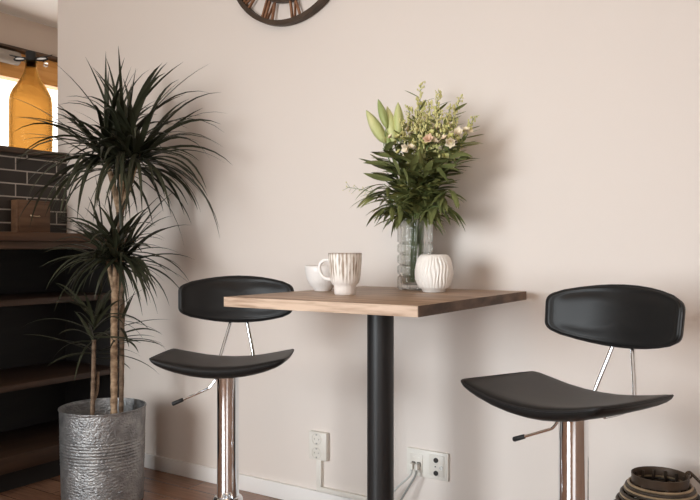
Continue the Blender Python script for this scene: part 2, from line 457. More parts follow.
# amber bottle
t = thing('amber_bottle', 'large amber glass bottle with black stopper on the half wall cap', 'bottle', (-3.365, -.050, 1.4475)); t.scale = (1, 1, 1.055)
prof = [(0, 0), (.085, 0), (.098, .006), (.102, .02), (.103, .15), (.102, .25), (.097, .285), (.083, .315), (.062, .345), (.044, .372), (.032, .398), (.027, .42), (.026, .44), (.030, .444), (.030, .452),
        (.022, .452), (.021, .42), (.027, .398), (.039, .37), (.057, .343), (.078, .313), (.092, .283), (.097, .25), (.098, .15), (.097, .02), (.09, .008), (0, .008)]
obj('bottle_body', lathe(new(), prof, 40, lambda th, z, r: 1 + .010 * math.sin(3 * th + 9 * z) + .007 * math.sin(5 * th - 21 * z)), M['amber_glass'], t)
s = obj('stopper', lathe(new(), [(0, .425), (.019, .425), (.023, .4525), (.025, .4525), (.025, .49), (.022, .497), (0, .497)], 20), M['rubber'], t)
dr = Vector((CA, SA, 0))
for sg in (-1, 1):
    b = new(); pts = []
    for k in range(19):
        a = 2 * PI * k / 18
        pts.append(dr * sg * (.053 + .030 * math.cos(a)) + Vector((0, 0, .462 + .010 * math.sin(a))) + Vector((-SA, CA, 0)) * .012 * math.sin(a))
    tube(b, pts, .0045, 8); lp = obj('ribbon_loop', b, M['rubber'], t)
    b = new(); bmesh.ops.create_uvsphere(b, u_segments=20, v_segments=10, radius=1, matrix=Matrix.Translation(dr * sg * .053 + Vector((0, 0, .462))) @ Matrix.Rotation(math.atan2(SA, CA), 4, 'Z') @ Matrix.Diagonal((.026, .006, .0085, 1))); tag(obj('ribbon_lining', b, M['porcelain'], lp), 'white inner face of the black ribbon loop')
    b = new(); tube(b, [dr * sg * .025 + Vector((0, 0, .465)), dr * sg * .06 + Vector((0, 0, .470)), dr * sg * .108 + Vector((0, 0, .482))], [.005, .005, .002], 8); obj('ribbon_tail', b, M['rubber'], t)
b = new(); lathe(b, [(0, -.012), (.010, -.008), (.0125, 0), (.010, .009), (0, .012)], 12, at_=dr * .075 + Vector((0, 0, .435)))
bd = obj('glass_bead', b, M['bead'], t)
tag(bd, 'clear glass bead')
b = new(); tube(b, [dr * .03 + Vector((0, 0, .455)), dr * .055 + Vector((0, 0, .452)), dr * .075 + Vector((0, 0, .4472))], .0015, 6); obj('bead_cord', b, M['rubber'], t)

# ------------------------------------------------------------------ clock
cz = at(288, -53, -.02); cc = Vector((cz.x, 0, cz.z))
t = thing('wall_clock', 'round open frame wall clock with roman numerals high on the wall', 'clock', (cc.x, -.02, cc.z))
b = new(); RO = .300
def band(b, r0, r1, y0, y1, seg=72):
    rows = []
    for k in range(seg):
        a = 2 * PI * k / seg; c, s_ = math.cos(a), math.sin(a)
        rows.append([b.verts.new((r * c, y, r * s_)) for r, y in ((r0, y0), (r1, y0), (r1, y1), (r0, y1))])
    for k in range(seg):
        l = (k + 1) % seg
        for q in range(4):
            b.faces.new((rows[k][q], rows[l][q], rows[l][(q + 1) % 4], rows[k][(q + 1) % 4]))
band(b, RO - .019, RO, -.012, .016); obj('outer_ring', b, M['clock_metal'], t)
b = new(); band(b, .198, .212, -.010, .012); obj('inner_ring', b, M['clock_metal'], t)
NUM = {1: 'I', 2: 'II', 3: 'III', 4: 'IV', 5: 'V', 6: 'VI', 7: 'VII', 8: 'VIII', 9: 'IX', 10: 'X', 11: 'XI', 12: 'XII'}
def stroke(b, p, q, w, m4):
    p, q = Vector((*p, 0)), Vector((*q, 0)); d = (q - p).normalized(); n = Vector((d.y, -d.x, 0)) * w / 2
    lo = [m4 @ Vector((v.x, v.y, -.004)) for v in (p - n, p + n, q + n, q - n)]
    hi = [m4 @ Vector((v.x, v.y, .006)) for v in (p - n, p + n, q + n, q - n)]
    A = [b.verts.new(v) for v in lo]; B = [b.verts.new(v) for v in hi]
    b.faces.new(A); b.faces.new(B[::-1])
    for i in range(4): b.faces.new((A[i], A[(i + 1) % 4], B[(i + 1) % 4], B[i]))
for h_, txt in NUM.items():
    ang = PI / 2 - h_ * PI / 6 + R(8)
    rad = Vector((math.cos(ang), 0, math.sin(ang))); tang = Vector((math.sin(ang), 0, -math.cos(ang)))
    m4 = Matrix(((tang.x, rad.x, 0, 0), (tang.y, rad.y, -1, 0), (tang.z, rad.z, 0, 0), (0, 0, 0, 1)))
    b = new(); wds = {'I': .016, 'V': .034, 'X': .034}
    tot = sum(wds[c] for c in txt); x = -tot / 2; r0, r1 = .210, .281
    for c in txt:
        w = wds[c]
        if c == 'I': stroke(b, (x + w / 2, r0), (x + w / 2, r1), .0075, m4)
        elif c == 'V': stroke(b, (x + .004, r1), (x + w / 2, r0), .0075, m4); stroke(b, (x + w - .004, r1), (x + w / 2, r0), .0045, m4)
        else: stroke(b, (x + .004, r1), (x + w - .004, r0), .0075, m4); stroke(b, (x + w - .004, r1), (x + .004, r0), .0045, m4)
        x += w
    obj('numeral', b, M['copper'], t)
b = new(); band(b, .0, .028, -.012, .010, 24) if False else lathe(b, [(0, -.012), (.026, -.012), (.028, .0), (.026, .012), (0, .012)], 24)
bmesh.ops.rotate(b, verts=b.verts, cent=(0, 0, 0), matrix=Matrix.Rotation(PI / 2, 3, 'X')); obj('hub', b, M['clock_metal'], t)
b = new(); tube(b, [(-.2, 0, 0), (.2, 0, 0)], .005, 8); tube(b, [(0, 0, -.2), (0, 0, .2)], .005, 8); obj('cross_bar', b, M['clock_metal'], t)
b = new(); box(b, -.006, .006, -.018, -.014, -.03, .13); bmesh.ops.rotate(b, verts=b.verts, cent=(0, 0, 0), matrix=Matrix.Rotation(R(-50), 3, 'Y')); obj('clock_hand', b, M['clock_metal'], t)
b = new(); box(b, -.004, .004, -.022, -.018, -.03, .19); bmesh.ops.rotate(b, verts=b.verts, cent=(0, 0, 0), matrix=Matrix.Rotation(R(55), 3, 'Y')); obj('clock_hand', b, M['clock_metal'], t)

# ------------------------------------------------------------------ table
TX0, TX1, TY0, TY1, TZ = -1.399, -.797, 1.511 - W, 2.232 - W, .846
tcx, tcy = (TX0 + TX1) / 2, (TY0 + TY1) / 2
t = thing('pedestal_table', 'rectangular wooden table on a black column against the wall', 'table', (tcx, tcy, 0))
obj('tabletop', box(new(), TX0 - tcx, TX1 - tcx, TY0 - tcy, TY1 - tcy, TZ - .027, TZ, .0015), M['table_wood'], t)
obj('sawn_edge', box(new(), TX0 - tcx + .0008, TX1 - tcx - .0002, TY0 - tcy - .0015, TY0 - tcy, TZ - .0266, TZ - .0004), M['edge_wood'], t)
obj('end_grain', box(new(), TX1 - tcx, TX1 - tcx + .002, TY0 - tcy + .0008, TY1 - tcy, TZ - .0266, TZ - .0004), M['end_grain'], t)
obj('column', lathe(new(), [(0, .012), (.0395, .012), (.0395, TZ - .0335), (0, TZ - .0335)], 40, at_=(-.014, 0, 0)), M['black_metal'], t)
obj('mounting_plate', box(new(), -.13, .13, -.13, .13, TZ - .0335, TZ - .0275, .001), M['black_metal'], t)
obj('base_plate', box(new(), -.21, .21, -.21, .21, 0, .012, .003), M['black_metal'], t)

# ------------------------------------------------------------------ bar stools
def rounded(pts, rad, n=6):
    out = []
    m = len(pts)
    for i in range(m):
        p = Vector((*pts[i][:2], 0)); a = Vector((*pts[i - 1][:2], 0)); c = Vector((*pts[(i + 1) % m][:2], 0))
        r = pts[i][2] if len(pts[i]) > 2 else rad
        if r <= 0:
            out.append((p.x, p.y)); continue
        u = (a - p); v = (c - p); r_ = min(r, u.length * .45, v.length * .45)
        s = p + u.normalized() * r_; e = p + v.normalized() * r_
        for k in range(n + 1):
            q = k / n
            w = s * (1 - q) ** 2 + p * 2 * q * (1 - q) + e * q * q
            out.append((w.x, w.y))
    return out

def stool(name, label, loc, rz):
    t = thing(name, label, 'bar stool', loc, rz, 'black bar stools')
    # seat: saddle bent up at both sides, front edge bowed
    HX, YB_, YF = .188, .107, -.176
    ol = []
    pts = [(HX, YB_ - .01, .02)]
    for k in range(1, 8):
        x = HX - 2 * HX * k / 8; pts.append((x, YB_ + .008 * (1 - (x / HX) ** 2), 0))
    pts += [(-HX, YB_ - .01, .02)]
    for k in range(1, 5): pts.append((-HX - .006 * math.sin(PI * k / 5), YB_ - .01 + (YF - YB_) * k / 5, 0))
    pts += [(-HX, YF, .03)]
    for k in range(1, 8):
        x = -HX + 2 * HX * k / 8; pts.append((x, YF - .007 * (1 - (x / HX) ** 2), 0))
    pts += [(HX, YF, .03)]
    for k in range(1, 5): pts.append((HX + .006 * math.sin(PI * k / 5), YF + (YB_ - .01 - YF) * k / 5, 0))
    ol = rounded(pts, .02)
    zs = .609
    def fs(a, b, h):
        thin = 1 - .45 * min(1, abs(a) / HX) ** 2
        return (a, b, zs + .035 * (a / HX) ** 2 + .008 * min(0, b / YF) ** 2 * -0 + .007 * (max(0, b / YF)) ** 2 + h * thin + .030 * (1 - thin) * .6)
    b = new()
    pad(b, ol, [(.06, 0), (.03, .002), (.012, .007), (.003, .014), (0, .021), (.0012, .027), (.006, .0315), (.014, .0345), (.03, .036), (.06, .036)], fs)
    s = obj('seat', b, M['leather'], t, angle=80)
    b = new()
    tube(b, [fs(a * .995, bb * .995, .0265) for a, bb in ol + [ol[0]]], .0026, 6, False)
    obj('seat_piping', b, M['piping'], s)
    # backrest: barrel outline, bent forward at both ends
    BX = .183
    pts = [(BX, .041, .04)]
    for k in range(1, 10):
        x = BX - 2 * BX * k / 10; pts.append((x, .046 + .027 * (1 - (x / BX) ** 2), 0))
    pts += [(-BX, .041, .04), (-BX + .003, -.040, .04)]
    for k in range(1, 10):
        x = -BX + 2 * BX * k / 10; pts.append((x, -.044 - .033 * (1 - (x / BX) ** 2), 0))
    pts += [(BX - .003, -.040, .04)]
    ol2 = rounded(pts, .03)
    tilt = R(8)
    z_b = .816
    def fb(a, c, h):     # h towards the sitter (-Y)
        y = .203 - .058 * (a / BX) ** 2 - h * math.cos(tilt) + c * math.sin(tilt)
        return (a, y, z_b + c * math.cos(tilt) + h * math.sin(tilt))
    b = new()
    pad(b, ol2, [(.03, -.006), (.012, -.005), (.003, 0), (0, .009), (.0015, .017), (.006, .0225), (.012, .0235), (.016, .0225), (.022, .0225), (.036, .0255), (.06, .0275)], fb)
    k_ = obj('backrest', b, M['leather'], t, angle=80)
    b = new(); tube(b, [fb(a * .998, c * .99, .0155) for a, c in ol2 + [ol2[0]]], .0026, 6, False)
    obj('backrest_piping', b, M['piping'], k_)
    # two chrome rods
    for sx in (-1, 1):
        b = new()
        tube(b, smooth_path([(sx * .058, .03, zs - .003), (sx * .057, .10, zs - .003), (sx * .054, .145, zs + .004), (sx * .052, .158, zs + .03), (sx * .026, .190, .745), (sx * .018, .2025, .800)], 6), .0055, 10)
        obj('back_rod', b, M['chrome'], t)
    # gas lift column, mounting plate, collar, foot ring, base
    b = new(); lathe(b, [(0, .242), (.0325, .242), (.0325, zs - .011), (0, zs - .011)], 40); obj('column', b, M['chrome'], t)
    b = new(); box(b, -.03, .03, -.03, .03, zs - .011, zs - .001, .002); obj('seat_plate', b, M['black_metal'], t)
    b = new(); lathe(b, [(0, .03), (.036, .03), (.036, .215), (.037, .216), (.042, .218), (.044, .224), (.044, .232), (.041, .238), (.0345, .2415), (0, .2415)], 40); obj('sleeve', b, M['chrome'], t)
    b = new(); lathe(b, [(0, 0), (.195, 0), (.197, .004), (.19, .009), (.12, .019), (.06, .027), (.036, .036), (0, .036)], 56); obj('base', b, M['chrome'], t)
    b = new()
    tube(b, smooth_path([(-.028, -.01, .195), (-.10, -.03, .193), (-.15, -.10, .19), (-.13, -.19, .187), (0, -.225, .185), (.13, -.19, .187), (.15, -.10, .19), (.10, -.03, .193), (.028, -.01, .195)], 8), .009, 10)
    obj('foot_ring', b, M['chrome'], t)
    # height lever with rubber grip
    b = new(); lev = Matrix.Rotation(R(4), 3, 'Z'); tube(b, smooth_path([lev @ Vector(q) for q in [(-.02, 0, zs - .014), (-.036, .0, zs - .022), (-.052, .0, zs - .042), (-.066, 0, zs - .051), (-.140, .0, zs - .083)]], 6), .0034, 8); l = obj('height_lever', b, M['chrome'], t)
    b = new(); tube(b, [lev @ Vector(q) for q in [(-.132, 0, zs - .0795), (-.134, 0, zs - .0803), (-.163, 0, zs - .0925), (-.165, 0, zs - .0933)]], [.004, .0055, .0062, .005], 10); g = obj('rubber_grip', b, M['rubber'], l)
    tag(g, 'black rubber grip')
    return t

pL = atD(228, 250, 2.20); pR = atD(573.5, 250, 1.659)
sl = stool('bar_stool', 'black leather bar stool at the left end of the table, before the potted plant', (pL.x, pL.y, 0), .556)
sr = dup(sl); sr.location = (pR.x, pR.y, 0); sr.rotation_euler = (0, 0, -.358)
sr['label'] = 'black leather bar stool right of the table, next to the dark rattan lantern'

# ------------------------------------------------------------------ things on the table
def base_pt(px, D):
    p = atD(px, 250, D); return Vector((p.x, p.y, TZ))

pm = base_pt(345, 2.12)
t = thing('mug', 'ribbed mug with brown streaks and dark rim at the front of the table', 'mug', pm)
def flute(n, amp):
    return lambda th, z, r: 1 + amp * (abs(math.cos(n * th / 2)) - .5)
prof = [(0, .0), (.028, .0), (.0305, .003), (.031, .018), (.0315, .026), (.036, .031), (.040, .036), (.043, .05), (.0455, .075), (.0475, .1), (.0485, .118), (.0478, .1205), (.0455, .1205), (.0445, .1), (.042, .06), (.035, .04), (.025, .03), (0, .028)]
b = lathe(new(), prof, 120, lambda th, z, r: 1 + (.035 if .03 < z < .108 and r > .034 else .02 if z < .03 and r > .03 else 0) * (abs(math.cos(14 * th)) - .5))
obj('mug_body', b, M['mug'], t, angle=180)
dm = Vector((-CA, -SA * 0.4, 0)).normalized()
b = new(); tube(b, smooth_path([dm * .045 + Vector((0, 0, .098)), dm * .06 + Vector((0, 0, .100)), dm * .074 + Vector((0, 0, .092)), dm * .079 + Vector((0, 0, .075)), dm * .071 + Vector((0, 0, .055)), dm * .057 + Vector((0, 0, .046)), dm * .041 + Vector((0, 0, .044))], 6), .0052, 10)
h_ = obj('mug_handle', b, M['plain_glaze'], t); tag(h_, 'plain white mug handle')

pc = base_pt(323, 2.32)
t = thing('cup', 'wide pale white cup half hidden behind the brown streaked mug', 'cup', pc)
prof = [(0, 0), (.026, 0), (.028, .003), (.0285, .007), (.040, .018), (.0505, .038), (.0555, .058), (.0575, .078), (.0562, .0795), (.0545, .078), (.051, .055), (.044, .032), (.028, .016), (0, .013)]
obj('cup_body', lathe(new(), prof, 120, lambda th, z, r: 1 + (.022 if .012 < z < .056 and r > .036 else 0) * (abs(math.cos(15 * th)) - .5)), M['plain_glaze'], t, angle=180)
dc = Vector((CA, SA, 0))
b = new(); tube(b, smooth_path([dc * .053 + Vector((0, 0, .066)), dc * .070 + Vector((0, 0, .066)), dc * .080 + Vector((0, 0, .054)), dc * .073 + Vector((0, 0, .038)), dc * .045 + Vector((0, 0, .029))], 6), .0048, 10)
obj('cup_handle', b, M['plain_glaze'], t)

pj = base_pt(434, 2.265)
t = thing('round_vase', 'squat round white vase with carved wavy relief beside the glass vase', 'vase', pj)
def relief(th, z, r):
    ph = 16 * th + .6 * math.sin(90 * z + 3 * math.sin(3 * th)) + 5 * z
    w = 1 - 2 * abs(math.sin(ph)) ** 1.3
    k2 = .75 + .25 * math.sin(120 * z + 4 * th)
    env = max(0, min(1, (z - .008) / .016)) * max(0, min(1, (.112 - z) / .010))
    return 1 - env * .036 * w * k2 * (1 if r > .034 else 0)
prof = [(0, 0), (.033, 0), (.0355, .003), (.0375, .009)]
for k in range(1, 40):
    z = .009 + (.114 - .009) * k / 40
    prof.append((.0385 + .0195 * math.sin(PI * min(1, max(0, (z - .001) / .118))) ** .75, z))
prof += [(.0385, .1155), (.0355, .1155), (.034, .111), (.042, .095), (.047, .065), (.042, .03), (.03, .012), (0, .01)]
obj('vase_body', lathe(new(), prof, 240, relief), M['white_ceramic'], t, angle=180)

pv = base_pt(415, 2.415)
t = thing('glass_vase', 'tall clear glass vase of bubbly ribs holding the bouquet', 'vase', pv)
VR, VH = .0585, .228
rows = [0.0, .047, .082, .117, .152]
def vrib(th, z, r):
    lob = abs(math.cos(4 * th + PI / 8))
    k = 1 - .16 * (1 - lob) ** 2.2
    if z < .155:
        d = min(abs(z - q) for q in rows[1:])
        k -= .13 * math.exp(-(d / .0042) ** 2)
    return k
prof = [(0, 0), (VR * .92, 0), (VR * .98, .004)]
for k in range(3, 114): prof.append((VR, VH * k / 114))
prof += [(VR * .985, VH - .001), (VR * .90, VH), (VR * .80, VH - .003)]
inner = [(VR * .74, z) for z in (.2, .15, .1, .05, .022)] + [(VR * .64, .016), (0, .015)]
def vr2(th, z, r):
    return vrib(th, z, r) if r > VR * .95 else (1 - .16 * (1 - abs(math.cos(4 * th + PI / 8))) ** 2.2 if r > VR * .855 else 1)
obj('vase_body', lathe(new(), prof + inner, 96, vr2), M['clear_glass'], t, angle=180)

# ------------------------------------------------------------------ bouquet: each stem is a thing
rnd = random.Random(5)
BQ = thing('bouquet', 'bouquet of pale lily buds, cream flowers and dark leaves in the glass vase', 'bouquet', pv + Vector((0, 0, .022)))
def vpt(a, f, z):                      # point inside the vase
    return pv + Vector((math.cos(a) * VR * f, math.sin(a) * VR * f, z))

def ok(p): return p.y < -.012

def blade(bm, base, d, L_, w, droop, n=8, fold=.3, shape='lance', rndm=rnd):
    """one leaf from base in direction d, drooping"""
    d = d.normalized(); p = Vector(base); pts = [p.copy()]
    for i in range(n):
        d = (d + Vector((0, 0, -droop / n))).normalized()
        p = p + d * (L_ / n); pts.append(p.copy())
    if any(q.y > -.010 for q in pts): return False
    wid = []
    for i in range(n + 1):
        u = i / n
        wid.append(max(.0004, w * (math.sin(PI * min(1, u * .93 + .07)) ** .8 if shape == 'lance' else (min(1, .55 + 3 * u) * (1 - u ** 2.2)))))
    side = d.cross(Vector((0, 0, 1)))
    if side.length < .05: side = Vector((1, 0, 0))
    a = rndm.uniform(-.5, .5)
    side = (Matrix.Rotation(a, 3, d) @ side).normalized()
    leaf(bm, pts, wid, side, fold)
    return True

def stem_part(name, tip, a0, bow=0.02, rad=.0022):
    """curved stem from the vase bottom, over the rim, to tip; returns (stem, path, foot)"""
    foot = vpt(a0, .45, .022)
    rim_dir = (Vector(tip) - pv); rim_dir.z = 0
    k = min(1, rim_dir.length / .15)
    rd = rim_dir.normalized() if rim_dir.length > 1e-4 else Vector((1, 0, 0))
    neck = pv + rd * VR * .52 * k + Vector((math.cos(a0), math.sin(a0), 0)) * .007 + Vector((0, 0, VH - .01))
    mid = neck.lerp(Vector(tip), .5) + Vector((0, 0, bow)) - rd * bow * .5
    path = smooth_path([foot, neck, mid, tip], 7)
    b = new(); tube(b, path, [rad * (1 - .45 * i / len(path)) for i in range(len(path))], 7)
    t = obj(name, b, M['stem'], BQ, loc=foot - BQ.location, world=foot)
    return t, path, foot

def point_on(path, u):
    i = u * (len(path) - 1); j = min(int(i), len(path) - 2)
    return path[j].lerp(path[j + 1], i - j), (path[j + 1] - path[j]).normalized()

def add_leaves(root, foot, path, us, L_, w, droop, m, shape='lance', r_=rnd, out=.8, name='leaves', bias=None):
    b = new()
    for u in us:
        for tr in range(6):
            p, d = point_on(path, u)
            a = r_.uniform(0, 2 * PI)
            o = Vector((math.cos(a), math.sin(a), 0))
            if bias is not None: o = (o + Vector(bias)).normalized()
            if blade(b, p, d * (1 - out * .6) + o * out, L_ * r_.uniform(.75, 1.15), w * r_.uniform(.8, 1.2), droop * r_.uniform(.6, 1.4), shape=shape, rndm=r_): break
    obj(name, b, m, root, world=foot)

def bud(root, foot, p, d, L_, w, m):
    d = d.normalized()
    b = new(); seg = 12; n = 9; rows = []
    s1 = d.orthogonal().normalized(); s2 = d.cross(s1)
    for i in range(n + 1):
        u = i / n
        r = w * (math.sin(PI * (u ** .85 * .93 + .05)) ** .85) * (1 if u < .98 else .3)
        rows.append([b.verts.new(p + d * L_ * u + (s1 * math.cos(2 * PI * k / seg) + s2 * math.sin(2 * PI * k / seg)) * r * (1 + .09 * math.cos(3 * 2 * PI * k / seg))) for k in range(seg)])
    for a, c in zip(rows, rows[1:]):
        for k in range(seg): b.faces.new((a[k], a[(k + 1) % seg], c[(k + 1) % seg], c[k]))
    b.faces.new(rows[0][::-1]); b.faces.new(rows[-1])
    return obj('bud', b, m, root, world=foot, angle=80)

def bloom(root, foot, p, d, size, m, r_=rnd, petals=6):
    d = d.normalized(); s1 = d.orthogonal().normalized(); s2 = d.cross(s1)
    b = new(); ph = r_.uniform(0, 6)
    for lay in range(2):
        for k in range(petals):
            a = ph + 2 * PI * (k + .5 * lay) / petals
            o = s1 * math.cos(a) + s2 * math.sin(a)
            L_ = size * (1 - .2 * lay) * r_.uniform(.85, 1.1)
            op = .75 - .3 * lay
            pts = [p + d * L_ * (u * (1 - .35 * u * op)) + o * L_ * op * (.12 + .9 * u ** 1.3) * (1 if u else 0) for u in (0, .2, .4, .6, .8, 1)]
            if any(q.y > -.010 for q in pts): continue
            leaf(b, pts, [size * f for f in (.06, .2, .30, .33, .24, .05)], s1 * -math.sin(a) + s2 * math.cos(a), .22)
    return obj('flower', b, m, root, world=foot)

yb = pv.y
# lilies with long pale buds at the left
lily = [((383, 140), 2.6, -.06, [((385, 143), (366, 110), .0200, 'bud'), ((387, 128), (378, 99), .0140, 'bud_green')]),
        ((396, 142), 3.6, -.04, [((395, 144), (387, 106), .0190, 'bud'), ((399, 136), (398, 102), .0175, 'bud'), ((391, 152), (385, 130), .0110, 'bud_green')])]
for (tp, a0, dy, buds) in lily:
    tip = at(tp[0], tp[1] + 8, yb + dy)
    t, path, foot = stem_part('lily_stem', tip, a0, rad=.0032)
    for (q0, q1, w, mk) in buds:
        A = at(*q0, yb + dy); B = at(*q1, yb + dy + rnd.uniform(-.02, .01))
        bud(t, foot, A, B - A, (B - A).length, w, M[mk])
        bb = new(); tube(bb, smooth_path([path[-3], path[-1].lerp(A, .5), A + (B - A) * .06], 4), .0018, 6); obj('pedicel', bb, M['stem'], t, world=foot)
    add_leaves(t, foot, path, [.45, .5, .55, .6, .64, .68, .72, .76, .8, .84, .88, .91, .94, .97], .085, .0110, .6, M['leaf_green'], bias=(-.5, -.3, 0))
# cream flowers in the middle and at the right
creams = [((409, 148), .5, -.10, 'petal', (-.3, -.7, -.2), .024), ((429, 140), 1.5, -.09, 'petal_pink', (.2, -.8, .25), .022), ((419, 126), 5.2, -.05, 'petal', (-.1, -.5, .8), .020),
          ((436, 130), 2.2, -.07, 'petal', (.2, -.6, .6), .020), ((452, 142), 5.9, -.08, 'petal', (.1, -.8, -.2), .023), ((458, 134), .1, -.08, 'petal', (.3, -.6, .4), .020),
          ((468, 134), 6.2, -.06, 'petal', (.5, -.3, .7), .018), ((400, 138), 4.0, -.07, 'blossom', (-.2, -.6, .6), .018), ((445, 122), 1.0, -.05, 'blossom', (.2, -.5, .8), .018)]
for i, (tp, a0, dy, mk, dr_, sz) in enumerate(creams):
    tip = at(*tp, yb + dy)
    t, path, foot = stem_part('flower_stem', tip, a0, rad=.0022)
    bloom(t, foot, tip, Vector(dr_), sz, M[mk])
    for k in range(5):
        p, d = point_on(path, .93 - .03 * k)
        o = Vector((rnd.uniform(-1, 1), rnd.uniform(-1, .1), rnd.uniform(.2, 1.4))).normalized()
        q = p + o * rnd.uniform(.018, .036)
        if q.y > -.03: continue
        bb = new(); tube(bb, [p, p.lerp(q, .5) + Vector((0, 0, .003)), q], .0011, 5); obj('pedicel', bb, M['stem'], t, world=foot)
        bloom(t, foot, q, o + Vector((0, -.4, .3)), rnd.uniform(.012, .018), M[('petal', 'blossom', 'blossom')[k % 3]], petals=5)
    add_leaves(t, foot, path, [.42 + .53 * k / 19 for k in range(20)], .060, .0075, .5, M['leaf_green' if i % 2 else 'leaf_light'])
# yellow green feathery sprigs filling the top
sprigs = [((421, 84), .2, -.04, 4.0, 18), ((439, 92), 1.0, -.05, 0, 26), ((461, 97), .4, -.06, 3.0, 20), ((450, 108), 5.6, -.08, 0, 26), ((430, 104), 4.4, -.03, 0, 30),
          ((409, 108), 3.0, -.03, 0, 28), ((418, 112), 2.2, -.07, 0, 30), ((440, 112), 1.6, -.08, 0, 30), ((425, 122), 4.9, -.09, 0, 30), ((474, 118), 5.0, -.06, 0, 22), ((456, 120), .9, -.05, 0, 30), ((402, 122), 3.5, -.06, 0, 26)]
for (tp, a0, dy, bend, nt) in sprigs:
    tip = at(*tp, yb + dy)
    t, path, foot = stem_part('filler_sprig', tip, a0, bow=.012 + .004 * bend, rad=.0015)
    b = new(); bl = new()
    nt = int(nt * 1.4)
    for k in range(nt):
        u = .60 + .40 * (k + .5) / nt
        p, d = point_on(path, u)
        a = k * 2.4
        o = (Vector((math.cos(a), math.sin(a), 0)) * .8 + d * .9).normalized()
        l = (.046 if u < .85 else .026) * rnd.uniform(.6, 1.2) * (1.25 - u * .7)
        q = p + o * l
        if q.y > -.02: continue
        tube(b, [p, p.lerp(q, .55) + Vector((0, 0, .002)), q], [.0008, .0006, .0004], 4, False)
        for j in range(4):
            c = p.lerp(q, .4 + .2 * j) + Vector((rnd.uniform(-1, 1), rnd.uniform(-1, 1), rnd.uniform(-1, 1))) * .004
            s_ = rnd.uniform(.0028, .0062) * (1 if u < .9 else .6)
            bmesh.ops.create_icosphere(bl, subdivisions=1, radius=s_, matrix=Matrix.Translation(c) @ Matrix.Diagonal((.8, .8, 1.3, 1)))
    obj('side_twigs', b, M['stem'], t, world=foot)
    obj('blossoms', bl, M['blossom'], t, world=foot)
    add_leaves(t, foot, path, [.4 + .5 * k / 15 for k in range(16)], .055, .0050, .3, M['leaf_light'])
# leafy stems making the dark lower mass
leafy = [((390, 168), 3.1, -.08, .100, .0125, 'leaf_green', (-.9, -.1, 0), .5), ((400, 160), 2.5, -.10, .080, .0125, 'leaf_green', (-.4, -.5, 0), .5),
         ((447, 168), .0, -.09, .085, .0125, 'leaf_green', (.6, -.5, 0), .6), ((436, 158), .6, -.10, .080, .0110, 'leaf_green', (.3, -.5, 0), .6), ((460, 158), 6.0, -.09, .075, .0095, 'leaf_green', (.6, -.5, .1), .7),
         ((418, 162), 4.7, -.12, .085, .0125, 'leaf_green', (0, -.5, 0), .5), ((425, 172), 5.0, -.12, .085, .0105, 'leaf_green', (0, -.4, .2), .5),
         ((378, 194), 2.9, -.06, .110, .0065, 'leaf_light', (-.9, -.2, 0), .9), ((384, 184), 2.7, -.08, .105, .0065, 'leaf_green', (-.9, -.2, 0), 1.1),
         ((390, 206), 3.4, -.08, .105, .0080, 'leaf_green', (-.7, -.3, 0), 1.6), ((442, 206), .3, -.08, .100, .0075, 'leaf_green', (.7, -.4, 0), 1.5), ((450, 190), .1, -.09, .095, .0070, 'leaf_green', (.8, -.4, 0), 1.3),
         ((406, 186), 4.2, -.11, .085, .0080, 'leaf_light', (-.2, -.4, .2), .6), ((432, 182), 5.2, -.11, .085, .0080, 'leaf_light', (.3, -.3, .3), .6), ((418, 194), 4.6, -.10, .080, .0085, 'leaf_green', (0, -.4, .2), .9)]
for (tp, a0, dy, L_, w, mk, bias, droop) in leafy:
    tip = at(*tp, yb + dy)
    t, path, foot = stem_part('leafy_stem', tip, a0, rad=.0022)
    add_leaves(t, foot, path, [.36 + .64 * k / 21 for k in range(22)], L_, w, droop, M[mk], bias=bias, out=.62 if tp[1] < 175 else .95)
# single broad leaves standing out of the outline
tip = at(415, 178, yb - .09)
t, path, foot = stem_part('leafy_stem', tip, 3.0, rad=.0026)
for (q0, q1, w, sag, dy) in (((394, 166), (363, 163), .0085, .004, -.10), ((393, 180), (363, 173), .0105, -.004, -.10), ((398, 156), (371, 152), .0080, -.004, -.08), ((436, 172), (457, 165), .0100, .006, -.10), ((436, 168), (449, 183), .0110, .010, -.11), ((446, 162), (473, 157), .0075, .016, -.10),
                         ((400, 176), (392, 158), .0120, .004, -.13), ((410, 174), (417, 154), .0125, .004, -.14), ((424, 178), (432, 160), .0115, .004, -.13), ((408, 186), (403, 168), .0120, .006, -.14), ((430, 214), (446, 234), .0065, .012, -.10), ((398, 216), (391, 238), .0070, .010, -.10)):
    A = at(*q0, yb + dy); B = at(*q1, yb + dy - .01); b = new()
    pts = [A.lerp(B, k / 9) + Vector((0, 0, sag * 4 * (k / 9) * (1 - k / 9))) for k in range(10)]
    leaf(b, pts, [w * f for f in (.15, .5, .8, .95, 1, .98, .88, .68, .4, .03)], Vector((.2, -.5, .85)), .22)
    st, _ = point_on(path, .9)
    tube(b, smooth_path([st, st.lerp(A, .6) + Vector((0, 0, .004)), A], 4), .0009, 5)
    obj('broad_leaf', b, M['leaf_green'], t, world=foot)
# thin sprig reaching far to the left
tip = at(347, 187, yb - .03)
t, path, foot = stem_part('wispy_sprig', tip, 2.2, bow=.03, rad=.0014)
b = new(); bl = new()
for k in range(22):
    u = .60 + .40 * (k + .5) / 22; p, d = point_on(path, u); a = k * 2.4
    o = (Vector((0, math.cos(a), math.sin(a))) * .8 + d * .7).normalized(); q = p + o * rnd.uniform(.012, .026)
    tube(b, [p, q], [.0007, .0004], 4, False)
    bmesh.ops.create_icosphere(bl, subdivisions=1, radius=rnd.uniform(.0014, .0026), matrix=Matrix.Translation(q))
obj('side_twigs', b, M['stem'], t, world=foot); obj('blossoms', bl, M['blossom'], t, world=foot)
add_leaves(t, foot, path, [.42, .46, .5, .54, .58, .62, .66, .7], .065, .004, .4, M['leaf_light'], bias=(-.6, 0, 0))

